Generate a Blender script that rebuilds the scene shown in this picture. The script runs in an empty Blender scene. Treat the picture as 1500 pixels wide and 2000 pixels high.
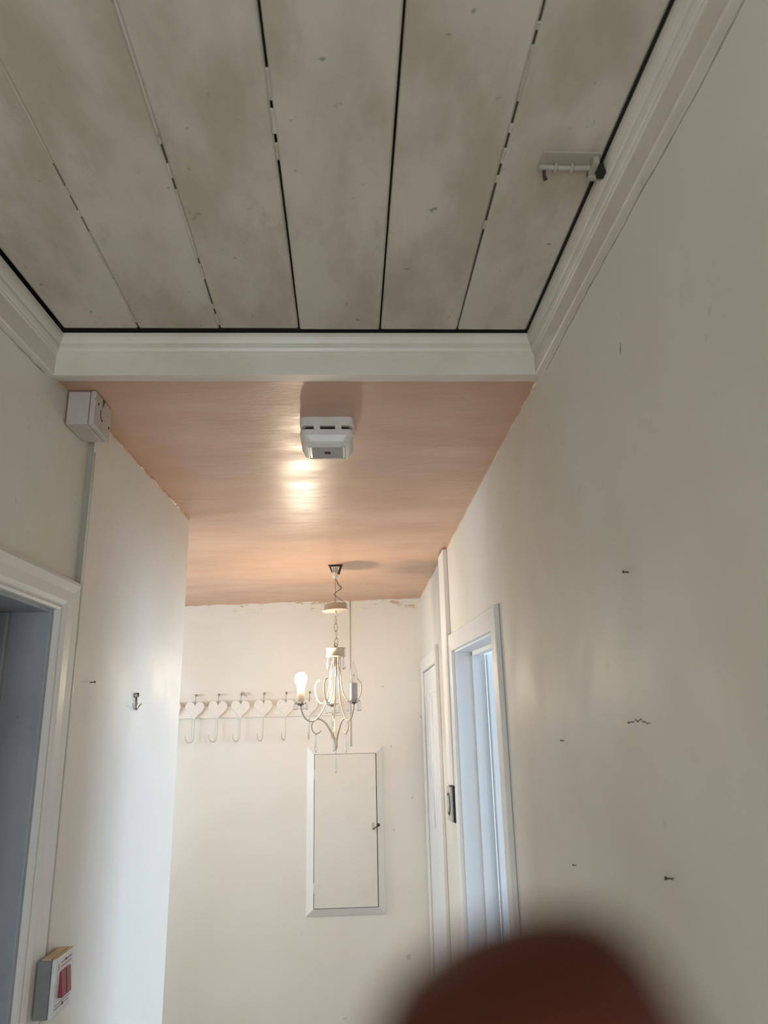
import bpy, bmesh, math, random
from mathutils import Vector, Matrix
random.seed(7)
sc = bpy.context.scene
C = bpy.context.collection
EYE = 1.65                       # lens height above the floor; heights below are given relative to it

# ------------------------------------------------------------------ camera
FPX = 1440.0
def unit(v): return Vector(v).normalized()
cy_ = unit((682 - 750, -(1430 - 1000), FPX))            # corridor axis seen in camera axes (right, up, forward)
zx = 640 - 750
cz_ = unit((zx, -(cy_.x * zx + cy_.z * FPX) / cy_.y, FPX))
cx_ = cy_.cross(cz_)
if cx_.x < 0: cx_ = -cx_
CAM_R = Vector((cx_.x, cy_.x, cz_.x)); CAM_U = Vector((cx_.y, cy_.y, cz_.y)); CAM_F = Vector((cx_.z, cy_.z, cz_.z))
cd = bpy.data.cameras.new('camera'); cam = bpy.data.objects.new('camera', cd); C.objects.link(cam)
cam.matrix_world = Matrix(((CAM_R.x, CAM_U.x, -CAM_F.x, 0), (CAM_R.y, CAM_U.y, -CAM_F.y, 0), (CAM_R.z, CAM_U.z, -CAM_F.z, EYE), (0, 0, 0, 1)))
cd.sensor_fit = 'VERTICAL'; cd.sensor_height = 36.0; cd.sensor_width = 27.0
cd.lens = FPX / 2000 * 36.0
cd.clip_start = 0.005; cd.clip_end = 100
cd.dof.use_dof = True; cd.dof.focus_distance = 2.6; cd.dof.aperture_fstop = cd.lens / 4.0   # a 4 mm wide pupil
sc.camera = cam

# ------------------------------------------------------------------ world, daylight and added fill, exposure
w = bpy.data.worlds.new('world'); sc.world = w; w.use_nodes = True
w.node_tree.nodes['Background'].inputs[0].default_value = (0.60, 0.75, 1.0, 1)
w.node_tree.nodes['Background'].inputs[1].default_value = 1.0
def area(name, loc, target, sx, sy, power, col):
    l = bpy.data.lights.new(name, 'AREA'); l.shape = 'RECTANGLE'; l.size = sx; l.size_y = sy; l.energy = power; l.color = col
    o = bpy.data.objects.new(name, l); C.objects.link(o); o.location = loc
    o.rotation_euler = (Vector(target) - Vector(loc)).to_track_quat('-Z', 'Y').to_euler()
    return o
BULB_W = 350.0
area('daylight_side_room_window', (2.98, 2.72, EYE + 0.02), (0, 2.72, EYE - 0.1), 0.85, 1.45, 70, (0.60, 0.79, 1.0))
area('fill_behind_camera', (-0.22, -2.55, EYE - 0.45), (-0.12, 3.0, EYE - 0.35), 0.62, 1.9, 27, (0.87, 0.935, 1.0))  # added fill behind the camera; the front door is invented
area('fill_near_left', (-0.86, -1.25, EYE - 0.45), (0.45, -0.6, EYE - 0.35), 0.75, 1.8, 19, (0.80, 0.90, 1.0))  # added side fill with no known doorway, placed to miss the left jamb
area('daylight_left_room_window', (-2.30, 0.2, EYE - 0.2), (0, 0.9, EYE - 0.3), 0.7, 1.0, 0.5, (0.55, 0.75, 1.0))
area('daylight_stair_window', (-2.52, 3.72, EYE - 0.15), (0, 3.9, EYE - 0.6), 0.9, 1.2, 50, (0.66, 0.84, 1.0))
sc.view_settings.view_transform = 'Standard'; sc.view_settings.look = 'None'
sc.view_settings.exposure = 0.2; sc.view_settings.gamma = 1.0; sc.view_settings.use_curve_mapping = False
sc.cycles.max_bounces = 10; sc.cycles.diffuse_bounces = 6; sc.cycles.glossy_bounces = 4; sc.cycles.transmission_bounces = 8
sc.cycles.sample_clamp_indirect = 4.0; sc.cycles.caustics_refractive = False; sc.cycles.caustics_reflective = False

# ------------------------------------------------------------------ materials
def nt(name):
    m = bpy.data.materials.new(name); m.use_nodes = True
    return m, m.node_tree.nodes, m.node_tree.links, m.node_tree.nodes['Principled BSDF']
def noise(N, L, co, scale, detail=4, rough=0.55, stretch=None, lac=2.0):
    n = N.new('ShaderNodeTexNoise'); n.inputs['Scale'].default_value = scale; n.inputs['Detail'].default_value = detail; n.inputs['Roughness'].default_value = rough
    if stretch:
        mp = N.new('ShaderNodeMapping'); mp.inputs['Scale'].default_value = stretch; L.new(co, mp.inputs['Vector']); L.new(mp.outputs[0], n.inputs['Vector'])
    else: L.new(co, n.inputs['Vector'])
    return n.outputs['Fac']
def ramp(N, L, src, a, b, lo=0.0, hi=1.0):
    r = N.new('ShaderNodeMapRange'); r.interpolation_type = 'SMOOTHSTEP'
    r.inputs[1].default_value = a; r.inputs[2].default_value = b; r.inputs[3].default_value = lo; r.inputs[4].default_value = hi
    L.new(src, r.inputs[0]); return r.outputs[0]
def mix(N, L, fac, a, b):
    x = N.new('ShaderNodeMix'); x.data_type = 'RGBA'
    if isinstance(fac, (int, float)): x.inputs[0].default_value = fac
    else: L.new(fac, x.inputs[0])
    for i, v in ((6, a), (7, b)):
        if isinstance(v, tuple): x.inputs[i].default_value = (*v, 1)
        else: L.new(v, x.inputs[i])
    return x.outputs[2]
def bump(N, L, b, h, strength, dist=0.002):
    n = N.new('ShaderNodeBump'); n.inputs['Strength'].default_value = strength; n.inputs['Distance'].default_value = dist
    L.new(h, n.inputs['Height']); L.new(n.outputs[0], b.inputs['Normal']); return n
def co_of(N, kind='Object'):
    return N.new('ShaderNodeTexCoord').outputs[kind]
def math_(N, L, op, a, b):
    m = N.new('ShaderNodeMath'); m.operation = op
    for i, v in ((0, a), (1, b)):
        if isinstance(v, (int, float)): m.inputs[i].default_value = v
        else: L.new(v, m.inputs[i])
    return m.outputs[0]

def paint(name, col, stain, rough=0.35, sscale=3.0, samt=0.35, specks=0.25, bstr=0.12, spec=0.5, speck_col=(0.16, 0.13, 0.09)):
    """old brushed house paint: broad yellowing, fine dirt specks, shallow brush relief"""
    m, N, L, b = nt(name); co = co_of(N)
    s = ramp(N, L, noise(N, L, co, sscale, 5, 0.6), 0.42, 0.68, 0, samt)
    c = mix(N, L, s, col, stain)
    if specks > 0:
        k = ramp(N, L, noise(N, L, co, 38, 2, 0.4), 0.725, 0.77, 0, specks)
        c = mix(N, L, k, c, speck_col)
    L.new(c, b.inputs['Base Color'])
    L.new(ramp(N, L, noise(N, L, co, 6, 3), 0.3, 0.7, rough - 0.05, rough + 0.08), b.inputs['Roughness'])
    b.inputs['Specular IOR Level'].default_value = spec
    h = math_(N, L, 'ADD', noise(N, L, co, 4, 1, 0.4), math_(N, L, 'MULTIPLY', noise(N, L, co, 70, 2), 0.02))
    bump(N, L, b, h, bstr, 0.006)
    return m
def plain(name, col, rough=0.5, metal=0.0, spec=0.5):
    m, N, L, b = nt(name); co = co_of(N)
    c = mix(N, L, ramp(N, L, noise(N, L, co, 60, 3), 0.3, 0.7), tuple(x * 0.92 for x in col), col)
    L.new(c, b.inputs['Base Color']); b.inputs['Roughness'].default_value = rough; b.inputs['Metallic'].default_value = metal
    b.inputs['Specular IOR Level'].default_value = spec
    return m
M = {}
M['wall'] = paint('cream_gloss_paint', (0.73, 0.705, 0.645), (0.64, 0.60, 0.48), 0.54, 2.2, 0.5, 0.10, 0.12, 0.3)
M['wall_left'] = paint('cream_paint_left', (0.75, 0.73, 0.66), (0.62, 0.60, 0.48), 0.5, 2.6, 0.5, 0.25, 0.15, 0.35)
M['panel'] = paint('white_gloss_panel', (0.80, 0.77, 0.71), (0.74, 0.70, 0.62), 0.60, 2.0, 0.4, 0.05, 0.05, 0.28)
M['trim'] = paint('white_gloss_trim', (0.78, 0.765, 0.73), (0.72, 0.69, 0.63), 0.36, 5.0, 0.25, 0.05, 0.02, 0.35)
M['end_shade'] = paint('olive_grey_shade', (0.36, 0.355, 0.30), (0.30, 0.29, 0.22), 0.5, 6.0, 0.5, 0.2, 0.1)  # shade of the partition's end face put into the colour
M['lining'] = paint('blue_grey_lining_shade', (0.34, 0.37, 0.41), (0.26, 0.28, 0.30), 0.45, 7.0, 0.5, 0.3, 0.05)  # darkened blue-grey carries the doorway's shade in the colour
M['cornice'] = paint('cornice_paint', (0.70, 0.665, 0.59), (0.56, 0.51, 0.41), 0.36, 4.0, 0.5, 0.22, 0.04)
M['door'] = paint('white_door_paint', (0.79, 0.79, 0.79), (0.77, 0.765, 0.75), 0.38, 3.0, 0.2, 0.03, 0.02, 0.35)
M['gap_black'] = plain('black_gap_shade', (0.022, 0.018, 0.013), 0.9)  # near-black standing in for the dark of open gaps
M['bolt'] = plain('drab_overpainted_metal', (0.40, 0.37, 0.30), 0.5)
M['gloss_bead'] = plain('white_gloss_bead', (0.74, 0.72, 0.67), 0.22)
M['crack'] = plain('crack_dark', (0.10, 0.085, 0.06), 0.9)
M['scuff'] = plain('scuff_mark', (0.36, 0.33, 0.27), 0.8)
M['void'] = plain('ceiling_void', (0.022, 0.018, 0.014), 1.0)
M['floor'] = plain('floor_covering', (0.36, 0.31, 0.26), 0.6)
M['plastic'] = paint('white_plastic', (0.74, 0.73, 0.70), (0.62, 0.58, 0.50), 0.35, 14, 0.4, 0.15, 0.02)
M['box_paint'] = paint('dirty_box_paint', (0.52, 0.48, 0.45), (0.42, 0.38, 0.33), 0.4, 18, 0.5, 0.5, 0.03)
M['plastic_grey'] = plain('grey_plastic', (0.20, 0.205, 0.20), 0.45)
M['grille'] = plain('light_grey_grille', (0.46, 0.45, 0.42), 0.5)
M['dust'] = plain('dusty_cream_plastic', (0.62, 0.47, 0.31), 0.8)
M['plate'] = plain('white_switch_plate', (0.72, 0.73, 0.74), 0.3)
M['red'] = plain('red_rocker_plastic', (0.27, 0.018, 0.034), 0.35)
M['print'] = plain('faded_red_print', (0.52, 0.30, 0.34), 0.6)
M['print_grey'] = plain('grey_print', (0.33, 0.34, 0.37), 0.6)
M['black'] = plain('black_plastic', (0.012, 0.012, 0.013), 0.4)
M['dark'] = plain('dark_hole', (0.02, 0.017, 0.014), 0.8)
M['steel'] = plain('dull_steel', (0.45, 0.42, 0.38), 0.35, 1.0)
M['brass'] = plain('tarnished_brass', (0.42, 0.34, 0.22), 0.45, 0.5)
M['rust'] = plain('dark_rusty_metal', (0.06, 0.045, 0.035), 0.6, 0.4)
M['silver'] = plain('silver_grey_plastic', (0.50, 0.49, 0.48), 0.35)
M['lamp_cream'] = plain('cream_enamel', (0.50, 0.44, 0.35), 0.4)
M['lamp_grey'] = plain('grey_candle_sleeve', (0.42, 0.41, 0.40), 0.5)
M['heart'] = plain('white_painted_wood_heart', (0.80, 0.75, 0.69), 0.55)
M['wire'] = plain('brown_flex', (0.16, 0.10, 0.045), 0.5)
M['hook'] = plain('cream_wire_hook', (0.66, 0.60, 0.50), 0.4, 0.2)
# mouldy painted boards
m, N, L, b = nt('mouldy_board_paint'); co = co_of(N)
oi = N.new('ShaderNodeObjectInfo'); rv = N.new('ShaderNodeVectorMath'); rv.operation = 'ADD'
sv = N.new('ShaderNodeVectorMath'); sv.operation = 'SCALE'; sv.inputs[0].default_value = (17, 31, 5); L.new(oi.outputs['Random'], sv.inputs['Scale'])
L.new(co, rv.inputs[0]); L.new(sv.outputs[0], rv.inputs[1]); co = rv.outputs[0]
c = mix(N, L, ramp(N, L, noise(N, L, co, 4, 5, 0.6, (1.6, 0.7, 1)), 0.38, 0.66), (0.62, 0.575, 0.50), (0.47, 0.42, 0.33))
c = mix(N, L, ramp(N, L, noise(N, L, co, 5.5, 8, 0.72, (1.3, 0.6, 1)), 0.56, 0.80, 0, 0.62), c, (0.20, 0.18, 0.145))
c = mix(N, L, ramp(N, L, noise(N, L, co, 30, 3, 0.5), 0.69, 0.76, 0, 0.65), c, (0.13, 0.11, 0.08))
L.new(c, b.inputs['Base Color']); b.inputs['Roughness'].default_value = 0.5; b.inputs['Specular IOR Level'].default_value = 0.3
bump(N, L, b, math_(N, L, 'ADD', noise(N, L, co, 14, 4, 0.6, (3, 0.4, 1)), math_(N, L, 'MULTIPLY', noise(N, L, co, 90, 2), 0.25)), 0.16, 0.006)
M['board'] = m
# fresh skimmed plaster, still damp, trowel marks
m, N, L, b = nt('pink_skim_plaster'); co = co_of(N)
c = mix(N, L, ramp(N, L, noise(N, L, co, 2.2, 5, 0.6, (0.6, 1.5, 1)), 0.35, 0.68), (0.53, 0.325, 0.215), (0.62, 0.40, 0.275))
c = mix(N, L, ramp(N, L, noise(N, L, co, 6, 6, 0.7, (0.35, 2.0, 1)), 0.60, 0.78, 0, 0.35), c, (0.42, 0.245, 0.155))
c = mix(N, L, ramp(N, L, noise(N, L, co, 24, 3, 0.5, (0.5, 1.5, 1)), 0.73, 0.80, 0, 0.35), c, (0.30, 0.16, 0.09))
L.new(c, b.inputs['Base Color'])
L.new(ramp(N, L, noise(N, L, co, 5, 4, 0.6, (0.5, 1.6, 1)), 0.35, 0.7, 0.30, 0.48), b.inputs['Roughness'])
b.inputs['Specular IOR Level'].default_value = 0.75
tro = noise(N, L, co, 9, 6, 0.62, (0.5, 2.0, 1))
tro = math_(N, L, 'ADD', tro, math_(N, L, 'MULTIPLY', noise(N, L, co, 34, 3, 0.6, (0.3, 1.6, 1)), 0.14))
bump(N, L, b, math_(N, L, 'ADD', tro, math_(N, L, 'MULTIPLY', noise(N, L, co, 2.5, 2), 0.8)), 0.27, 0.010)
M['plaster'] = m
# end wall: cream paint with brown old-paint tears along the ceiling line
m, N, L, b = nt('end_wall_paint'); co = co_of(N)
c = mix(N, L, ramp(N, L, noise(N, L, co, 1.8, 4), 0.4, 0.7, 0, 0.5), (0.75, 0.72, 0.665), (0.70, 0.65, 0.55))
sep = N.new('ShaderNodeSeparateXYZ'); L.new(co, sep.inputs[0])
band = ramp(N, L, sep.outputs['Z'], EYE + 0.715, EYE + 0.775)
tear = ramp(N, L, noise(N, L, co, 9, 6, 0.7, (0.8, 1, 2.2)), 0.535, 0.60)
c = mix(N, L, math_(N, L, 'MULTIPLY', math_(N, L, 'MULTIPLY', band, tear), 0.8), c, (0.45, 0.32, 0.14))
k = ramp(N, L, noise(N, L, co, 17, 2, 0.4), 0.735, 0.775, 0, 0.35); c = mix(N, L, k, c, (0.25, 0.20, 0.13))
L.new(c, b.inputs['Base Color']); b.inputs['Roughness'].default_value = 0.42
bump(N, L, b, math_(N, L, 'ADD', noise(N, L, co, 7, 3), math_(N, L, 'MULTIPLY', math_(N, L, 'MULTIPLY', band, tear), 0.3)), 0.2, 0.01)
M['end'] = m
m, N, L, b = nt('clear_crystal'); b.inputs['Base Color'].default_value = (0.97, 0.97, 0.98, 1); b.inputs['Transmission Weight'].default_value = 0.9
b.inputs['Roughness'].default_value = 0.06; b.inputs['IOR'].default_value = 1.5
L.new(mix(N, L, ramp(N, L, noise(N, L, co_of(N), 50), 0.3, 0.7), (0.93, 0.95, 0.98), (1, 1, 1)), b.inputs['Base Color']); M['crystal'] = m
m, N, L, b = nt('clear_bulb_glass'); b.inputs['Transmission Weight'].default_value = 1.0; b.inputs['Roughness'].default_value = 0.02; b.inputs['IOR'].default_value = 1.15
L.new(mix(N, L, ramp(N, L, noise(N, L, co_of(N), 30), 0.3, 0.7), (0.98, 0.98, 0.97), (1, 1, 1)), b.inputs['Base Color']); M['glass'] = m
m, N, L, b = nt('lit_bulb'); b.inputs['Base Color'].default_value = (1, 0.9, 0.75, 1); b.inputs['Emission Color'].default_value = (1.0, 0.80, 0.58, 1)
b.inputs['Emission Strength'].default_value = BULB_W; M['lit'] = m
# skin, colour darkened in place of the phone's shade on it
m, N, L, b = nt('skin'); co = co_of(N)
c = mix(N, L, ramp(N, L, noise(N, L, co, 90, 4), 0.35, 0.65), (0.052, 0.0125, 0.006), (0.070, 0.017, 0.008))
L.new(c, b.inputs['Base Color']); b.inputs['Roughness'].default_value = 0.55
b.inputs['Specular IOR Level'].default_value = 0.15; b.inputs['Subsurface Weight'].default_value = 0.1; b.inputs['Subsurface Radius'].default_value = (0.006, 0.002, 0.001); b.inputs['Subsurface Scale'].default_value = 0.5
bump(N, L, b, noise(N, L, co, 600, 2), 0.1, 0.0005); M['skin'] = m
m, N, L, b = nt('nail'); L.new(mix(N, L, noise(N, L, co_of(N), 80), (0.30, 0.13, 0.10), (0.36, 0.17, 0.13)), b.inputs['Base Color']); b.inputs['Roughness'].default_value = 0.3; M['nail'] = m

# ------------------------------------------------------------------ mesh helpers (heights given relative to the lens)
def link(name, me, mat, parent=None, smooth=False):
    o = bpy.data.objects.new(name, me); C.objects.link(o)
    if mat is not None: me.materials.append(M[mat])
    if parent is not None: o.parent = parent
    if smooth:
        for p in me.polygons: p.use_smooth = True
    return o
class MB:
    def __init__(s): s.v = []; s.f = []; s.sm = []
    def add(s, vs, fs, sm=False):
        n = len(s.v); s.v += [tuple(v) for v in vs]; s.f += [tuple(i + n for i in f) for f in fs]; s.sm += [sm] * len(fs); return s
    def box(s, a, b):
        (x0, y0, z0), (x1, y1, z1) = a, b
        return s.add([(x0, y0, z0), (x1, y0, z0), (x1, y1, z0), (x0, y1, z0), (x0, y0, z1), (x1, y0, z1), (x1, y1, z1), (x0, y1, z1)],
                     [(0, 3, 2, 1), (4, 5, 6, 7), (0, 1, 5, 4), (1, 2, 6, 5), (2, 3, 7, 6), (3, 0, 4, 7)])
    def hexa(s, q, off):
        """quad q (4 points) thickened by the vector off"""
        q = [Vector(p) for p in q]; o = Vector(off)
        vs = q + [p + o for p in q]
        nrm = (q[1] - q[0]).cross(q[2] - q[0])
        fs = [(0, 1, 2, 3), (7, 6, 5, 4)] + [(i, i + 4, (i + 1) % 4 + 4, (i + 1) % 4) for i in range(4)]
        if nrm.dot(o) > 0: fs = [f[::-1] for f in fs]
        return s.add(vs, fs)
    def prism(s, poly, off):
        p = [Vector(a) for a in poly]; n = len(p); o = Vector(off)
        fs = [tuple(range(n)), tuple(range(2 * n - 1, n - 1, -1))] + [(i, i + n, (i + 1) % n + n, (i + 1) % n) for i in range(n)]
        nrm = Vector((0, 0, 0))
        for i in range(n): nrm += p[i].cross(p[(i + 1) % n])
        if nrm.dot(o) > 0: fs = [f[::-1] for f in fs]
        return s.add(p + [a + o for a in p], fs)
    def tube(s, pts, r, n=8, closed=False, cap=True):
        pts = [Vector(p) for p in pts]; k = len(pts); rs = r if isinstance(r, (list, tuple)) else [r] * k
        vs = []; prev = None
        for i, p in enumerate(pts):
            if closed: t = pts[(i + 1) % k] - pts[i - 1]
            else: t = pts[min(i + 1, k - 1)] - pts[max(i - 1, 0)]
            t.normalize()
            if prev is None:
                a = t.cross(Vector((0, 0, 1)))
                if a.length < 1e-3: a = t.cross(Vector((1, 0, 0)))
            else: a = prev - t * prev.dot(t)
            a.normalize(); prev = a; bb = t.cross(a)
            vs += [p + (a * math.cos(j * 2 * math.pi / n) + bb * math.sin(j * 2 * math.pi / n)) * rs[i] for j in range(n)]
        fs = []
        for i in range(k if closed else k - 1):
            for j in range(n):
                i2 = (i + 1) % k
                fs.append((i * n + j, i * n + (j + 1) % n, i2 * n + (j + 1) % n, i2 * n + j))
        if not closed and cap: fs += [tuple(range(n - 1, -1, -1)), tuple((k - 1) * n + j for j in range(n))]
        return s.add(vs, fs, True)
    def lathe(s, prof, c=(0, 0, 0), n=20, axis='z', closed=False):
        """profile of (radius, height) turned about an axis through c"""
        vs = []
        for (r, h) in prof:
            for j in range(n):
                a = 2 * math.pi * j / n; x, y = r * math.cos(a), r * math.sin(a)
                v = (x, y, h) if axis == 'z' else ((h, x, y) if axis == 'x' else (y, h, x))
                vs.append((v[0] + c[0], v[1] + c[1], v[2] + c[2]))
        fs = [(i * n + j, i * n + (j + 1) % n, (i + 1) * n + (j + 1) % n, (i + 1) * n + j) for i in range(len(prof) - 1) for j in range(n)]
        fs += [tuple(range(n - 1, -1, -1)), tuple((len(prof) - 1) * n + j for j in range(n))]
        return s.add(vs, fs, True)
    def build(s, name, mat, parent=None, bevel=0.0, seg=2, local=None, recalc=True):
        """link as one mesh object; vertices are lens-relative world points unless local is given (then they are local to it)"""
        me = bpy.data.meshes.new(name); off = Vector((0, 0, EYE)) if local is None else Vector((0, 0, 0))
        me.from_pydata([Vector(v) + off for v in s.v], [], s.f)
        for p, q in zip(me.polygons, s.sm): p.use_smooth = q
        if bevel > 0 or recalc:
            bm = bmesh.new(); bm.from_mesh(me)
            if recalc: bmesh.ops.recalc_face_normals(bm, faces=bm.faces)
            if bevel > 0: bmesh.ops.bevel(bm, geom=[e for e in bm.edges if e.is_manifold and e.calc_face_angle(0) > 0.5], offset=bevel, segments=seg, profile=0.5, affect='EDGES', clamp_overlap=True)
            bm.to_mesh(me); bm.free()
        o = link(name, me, mat, None)
        if parent is not None:
            o.parent = parent
            if local is None: o.matrix_parent_inverse = Matrix.Translation(-Vector(parent.location)) if parent.type == 'EMPTY' else Matrix.Identity(4)
        return o
def empty(name, loc, label=None, cat=None, group=None, kind=None):
    o = bpy.data.objects.new(name, None); C.objects.link(o); o.empty_display_size = 0.05
    o.location = (loc[0], loc[1], loc[2] + EYE); return tag(o, label, cat, group, kind)
def tag(o, label=None, cat=None, group=None, kind=None):
    if label: o['label'] = label
    if cat: o['category'] = cat
    if group: o['group'] = group
    if kind: o['kind'] = kind
    return o
def S(o, label, cat): return tag(o, label, cat, None, 'structure')
def sub(me_obj, name, part):   # make `me_obj` a child of a mesh part that has identity transform
    me_obj.parent = part
def catmull(pts, n=8):
    P = [Vector(p) for p in pts]; P = [P[0] * 2 - P[1]] + P + [P[-1] * 2 - P[-2]]; out = []
    for i in range(1, len(P) - 2):
        for j in range(n):
            t = j / n; a, b_, c_, d = P[i - 1:i + 3]
            out.append(0.5 * (2 * b_ + (c_ - a) * t + (2 * a - 5 * b_ + 4 * c_ - d) * t * t + (3 * b_ - a - 3 * c_ + d) * t ** 3))
    out.append(P[-2]); return out

FLOOR = -EYE
XR = 0.455                                  # face of the right wall
YB = 1.548                                  # face of the drop where boards end and plaster begins
YE = 4.65                                   # end wall
BZ = 0.887                                  # underside of the boards
def xl(y): return -0.660 - (1.795 - y) * 0.050       # near left wall runs slightly out of square
def xp(y): return -0.645 + (y - 1.795) * 0.043       # white panel wall
def pz(x, y):                                # plaster soffit sags a little to the far left
    t = max(0.0, (y - 1.6) / (YE - 1.6)); return 0.80 + t * ((x - 0.455) / 1.455 * 0.025 + 0.010)
YP0, YP1 = 1.795, 2.752                     # panel wall, near edge and far corner

# ------------------------------------------------------------------ setting: floor, walls
fl = S(MB().box((-2.7, -2.75, FLOOR - 0.1), (3.15, 4.85, FLOOR)).build('floor', 'floor'), 'brown floor covering of the hallway, below the picture', 'floor')
D1 = dict(y0=2.262, y1=3.185, z0=0.297, z1=0.330)     # right doorway: near edge, far edge, head heights
D2 = dict(y0=3.86, y1=4.565, z=0.338)
wr = MB()
wr.box((XR, -2.75, FLOOR), (XR + 0.12, D1['y0'], 0.98))
wr.prism([(XR, D1['y0'], D1['z0']), (XR, D1['y1'], D1['z1']), (XR, D1['y1'], 0.98), (XR, D1['y0'], 0.98)], (0.12, 0, 0))
wr.box((XR, D1['y1'], FLOOR), (XR + 0.12, D2['y0'], 0.98)); wr.box((XR, D2['y0'], D2['z']), (XR + 0.12, D2['y1'], 0.98)); wr.box((XR, D2['y1'], FLOOR), (XR + 0.12, YE, 0.98))
wall_right = S(wr.build('wall_right', 'wall', recalc=False), 'cream glossy painted wall with two doorways, right side of the hall', 'wall')
we = S(MB().box((-2.7, YE, FLOOR), (XR + 0.12, YE + 0.12, 0.98)).build('wall_end', 'end'), 'cream end wall behind the chandelier with scuffed top edge', 'wall')
DL = dict(y0=1.22, y1=1.688, z=0.284)  # near edge is unseen, placed to block the fill from the far jamb
wl = MB()
def lw(y0, y1, z0, z1): wl.add([(xl(y0), y0, z0), (xl(y1), y1, z0), (xl(y1), y1, z1), (xl(y0), y0, z1), (xl(y0) - 0.12, y0, z0), (xl(y1) - 0.12, y1, z0), (xl(y1) - 0.12, y1, z1), (xl(y0) - 0.12, y0, z1)],
                               [(0, 1, 2, 3), (7, 6, 5, 4), (0, 4, 5, 1), (1, 5, 6, 2), (2, 6, 7, 3), (3, 7, 4, 0)])
lw(-2.75, DL['y0'], FLOOR, 0.98); lw(DL['y0'], DL['y1'], DL['z'], 0.98); lw(DL['y1'], YP0, FLOOR, 0.98)
wall_left = S(wl.build('wall_left', 'wall_left'), 'dull cream painted wall above the dark doorway', 'wall')
wp = MB().prism([(xp(YP0), YP0, FLOOR), (xp(YP1), YP1, FLOOR), (-2.5, YP1, FLOOR), (-2.5, YP0, FLOOR)], (0, 0, 0.98 - FLOOR))
wall_panel = S(wp.build('wall_partition', 'panel', bevel=0.004, seg=3), 'white glossy partition wall with bright rounded near edge, in front of the hooks', 'wall')
MB().box((-0.664, YP0 - 0.004, -0.50), (xp(YP0) - 0.002, YP0 + 0.001, 0.79)).build('end_shade', 'end_shade', wall_panel)  # thin facing added to carry the end face's shaded tone
MB().tube([(xp(YP0) - 0.0025, YP0 + 0.0025, FLOOR), (xp(YP0) - 0.0025, YP0 + 0.0025, -0.2), (xp(YP0) - 0.0025, YP0 + 0.0025, 0.3), (xp(YP0) - 0.0025, YP0 + 0.0025, 0.70)], 0.0048, 16).build('highlight_bead', 'gloss_bead', wall_panel)  # gloss round added to catch the bulb as a bright edge streak
S(MB().box((-2.66, YP1, FLOOR), (-2.54, YE, 0.98)).build('wall_hall_side', 'wall'), 'cream wall closing the wide part of the hall, hidden behind the partition', 'wall')
bw = MB(); bw.box((-1.05, -2.75, FLOOR), (-0.55, -2.63, 0.98)); bw.box((0.35, -2.75, FLOOR), (XR + 0.12, -2.63, 0.98)); bw.box((-0.55, -2.75, 0.55), (0.35, -2.63, 0.98))
S(bw.build('wall_behind', 'wall'), 'cream wall behind the viewer with an opening added for the fill light', 'wall')  # unseen wall; its opening is invented to go with the fill
# side room behind the right doorway
rm = MB(); rm.box((0.575, 1.3, 0.85), (3.12, 4.65, 0.95)); rm.box((0.575, 1.2, FLOOR), (3.12, 1.3, 0.95)); rm.box((0.575, 4.55, FLOOR), (3.12, 4.65, 0.95))
rm.box((3.0, 1.3, FLOOR), (3.12, 2.25, 0.95)); rm.box((3.0, 3.2, FLOOR), (3.12, 4.55, 0.95)); rm.box((3.0, 2.25, FLOOR), (3.12, 3.2, -0.75)); rm.box((3.0, 2.25, 0.78), (3.12, 3.2, 0.95))
S(rm.build('wall_side_room', 'door'), 'white walls of the daylit room beyond the right doorway', 'wall')
rl = MB(); rl.box((-2.5, -0.6, 0.8), (-0.84, YP0, 0.9)); rl.box((-2.5, -0.6, FLOOR), (-2.4, YP0, 0.8)); rl.box((-2.5, -0.7, FLOOR), (-0.9, -0.6, 0.9))
S(rl.build('wall_left_room', 'plastic'), 'walls of the dim room beyond the left doorway', 'wall')

# ------------------------------------------------------------------ boarded ceiling
ceil = S(MB().box((-1.0, -2.75, BZ + 0.035), (XR + 0.05, YB + 0.03, BZ + 0.09)).build('ceiling', 'void'), 'old ceiling of wide painted boards with dark open joints', 'ceiling')
joints = [-0.469, -0.287, -0.107, 0.078, 0.257]
gapw = [0.0026, 0.0030, 0.0046, 0.0044, 0.0036]
edges = [-0.655] + joints + [0.4180]
for i in range(6):
    a = edges[i] + (gapw[i - 1] / 2 if i else 0); b_ = edges[i + 1] - (gapw[i] / 2 if i < 5 else 0)
    a0 = a if i else -0.82
    e = 0.004; y0, y1 = -2.6, YB - 0.045
    dz = random.uniform(-0.0012, 0.0012)
    m_ = MB()
    def sec(y, xa, xb): return [(xa, y, BZ + dz + 0.024), (xa, y, BZ + dz + 0.0025), (xa + 0.0035, y, BZ + dz), (xb - 0.0035, y, BZ + dz), (xb, y, BZ + dz + 0.0025), (xb, y, BZ + dz + 0.024)]
    yk = [y0, 0.2, 0.6, 0.9, 1.2, y1]
    rows = []
    for y in yk:
        xa = a0 if i else max(-0.82, xl(y) + 0.039)
        rows.append(sec(y, xa + (random.uniform(-0.0006, 0.0006) if i else 0), b_ + (random.uniform(-0.0006, 0.0006) if i < 5 else 0)))
    vs = [p for r in rows for p in r]; fs = []
    for k in range(len(yk) - 1):
        for j in range(5): fs.append((k * 6 + j, k * 6 + j + 1, (k + 1) * 6 + j + 1, (k + 1) * 6 + j))
        fs.append((k * 6 + 5, k * 6, (k + 1) * 6, (k + 1) * 6 + 5))
    fs += [tuple(range(6)), tuple(range((len(yk)) * 6 - 1, (len(yk) - 1) * 6 - 1, -1))]
    m_.add(vs, fs).build('ceiling_board', 'board', ceil)
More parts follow.
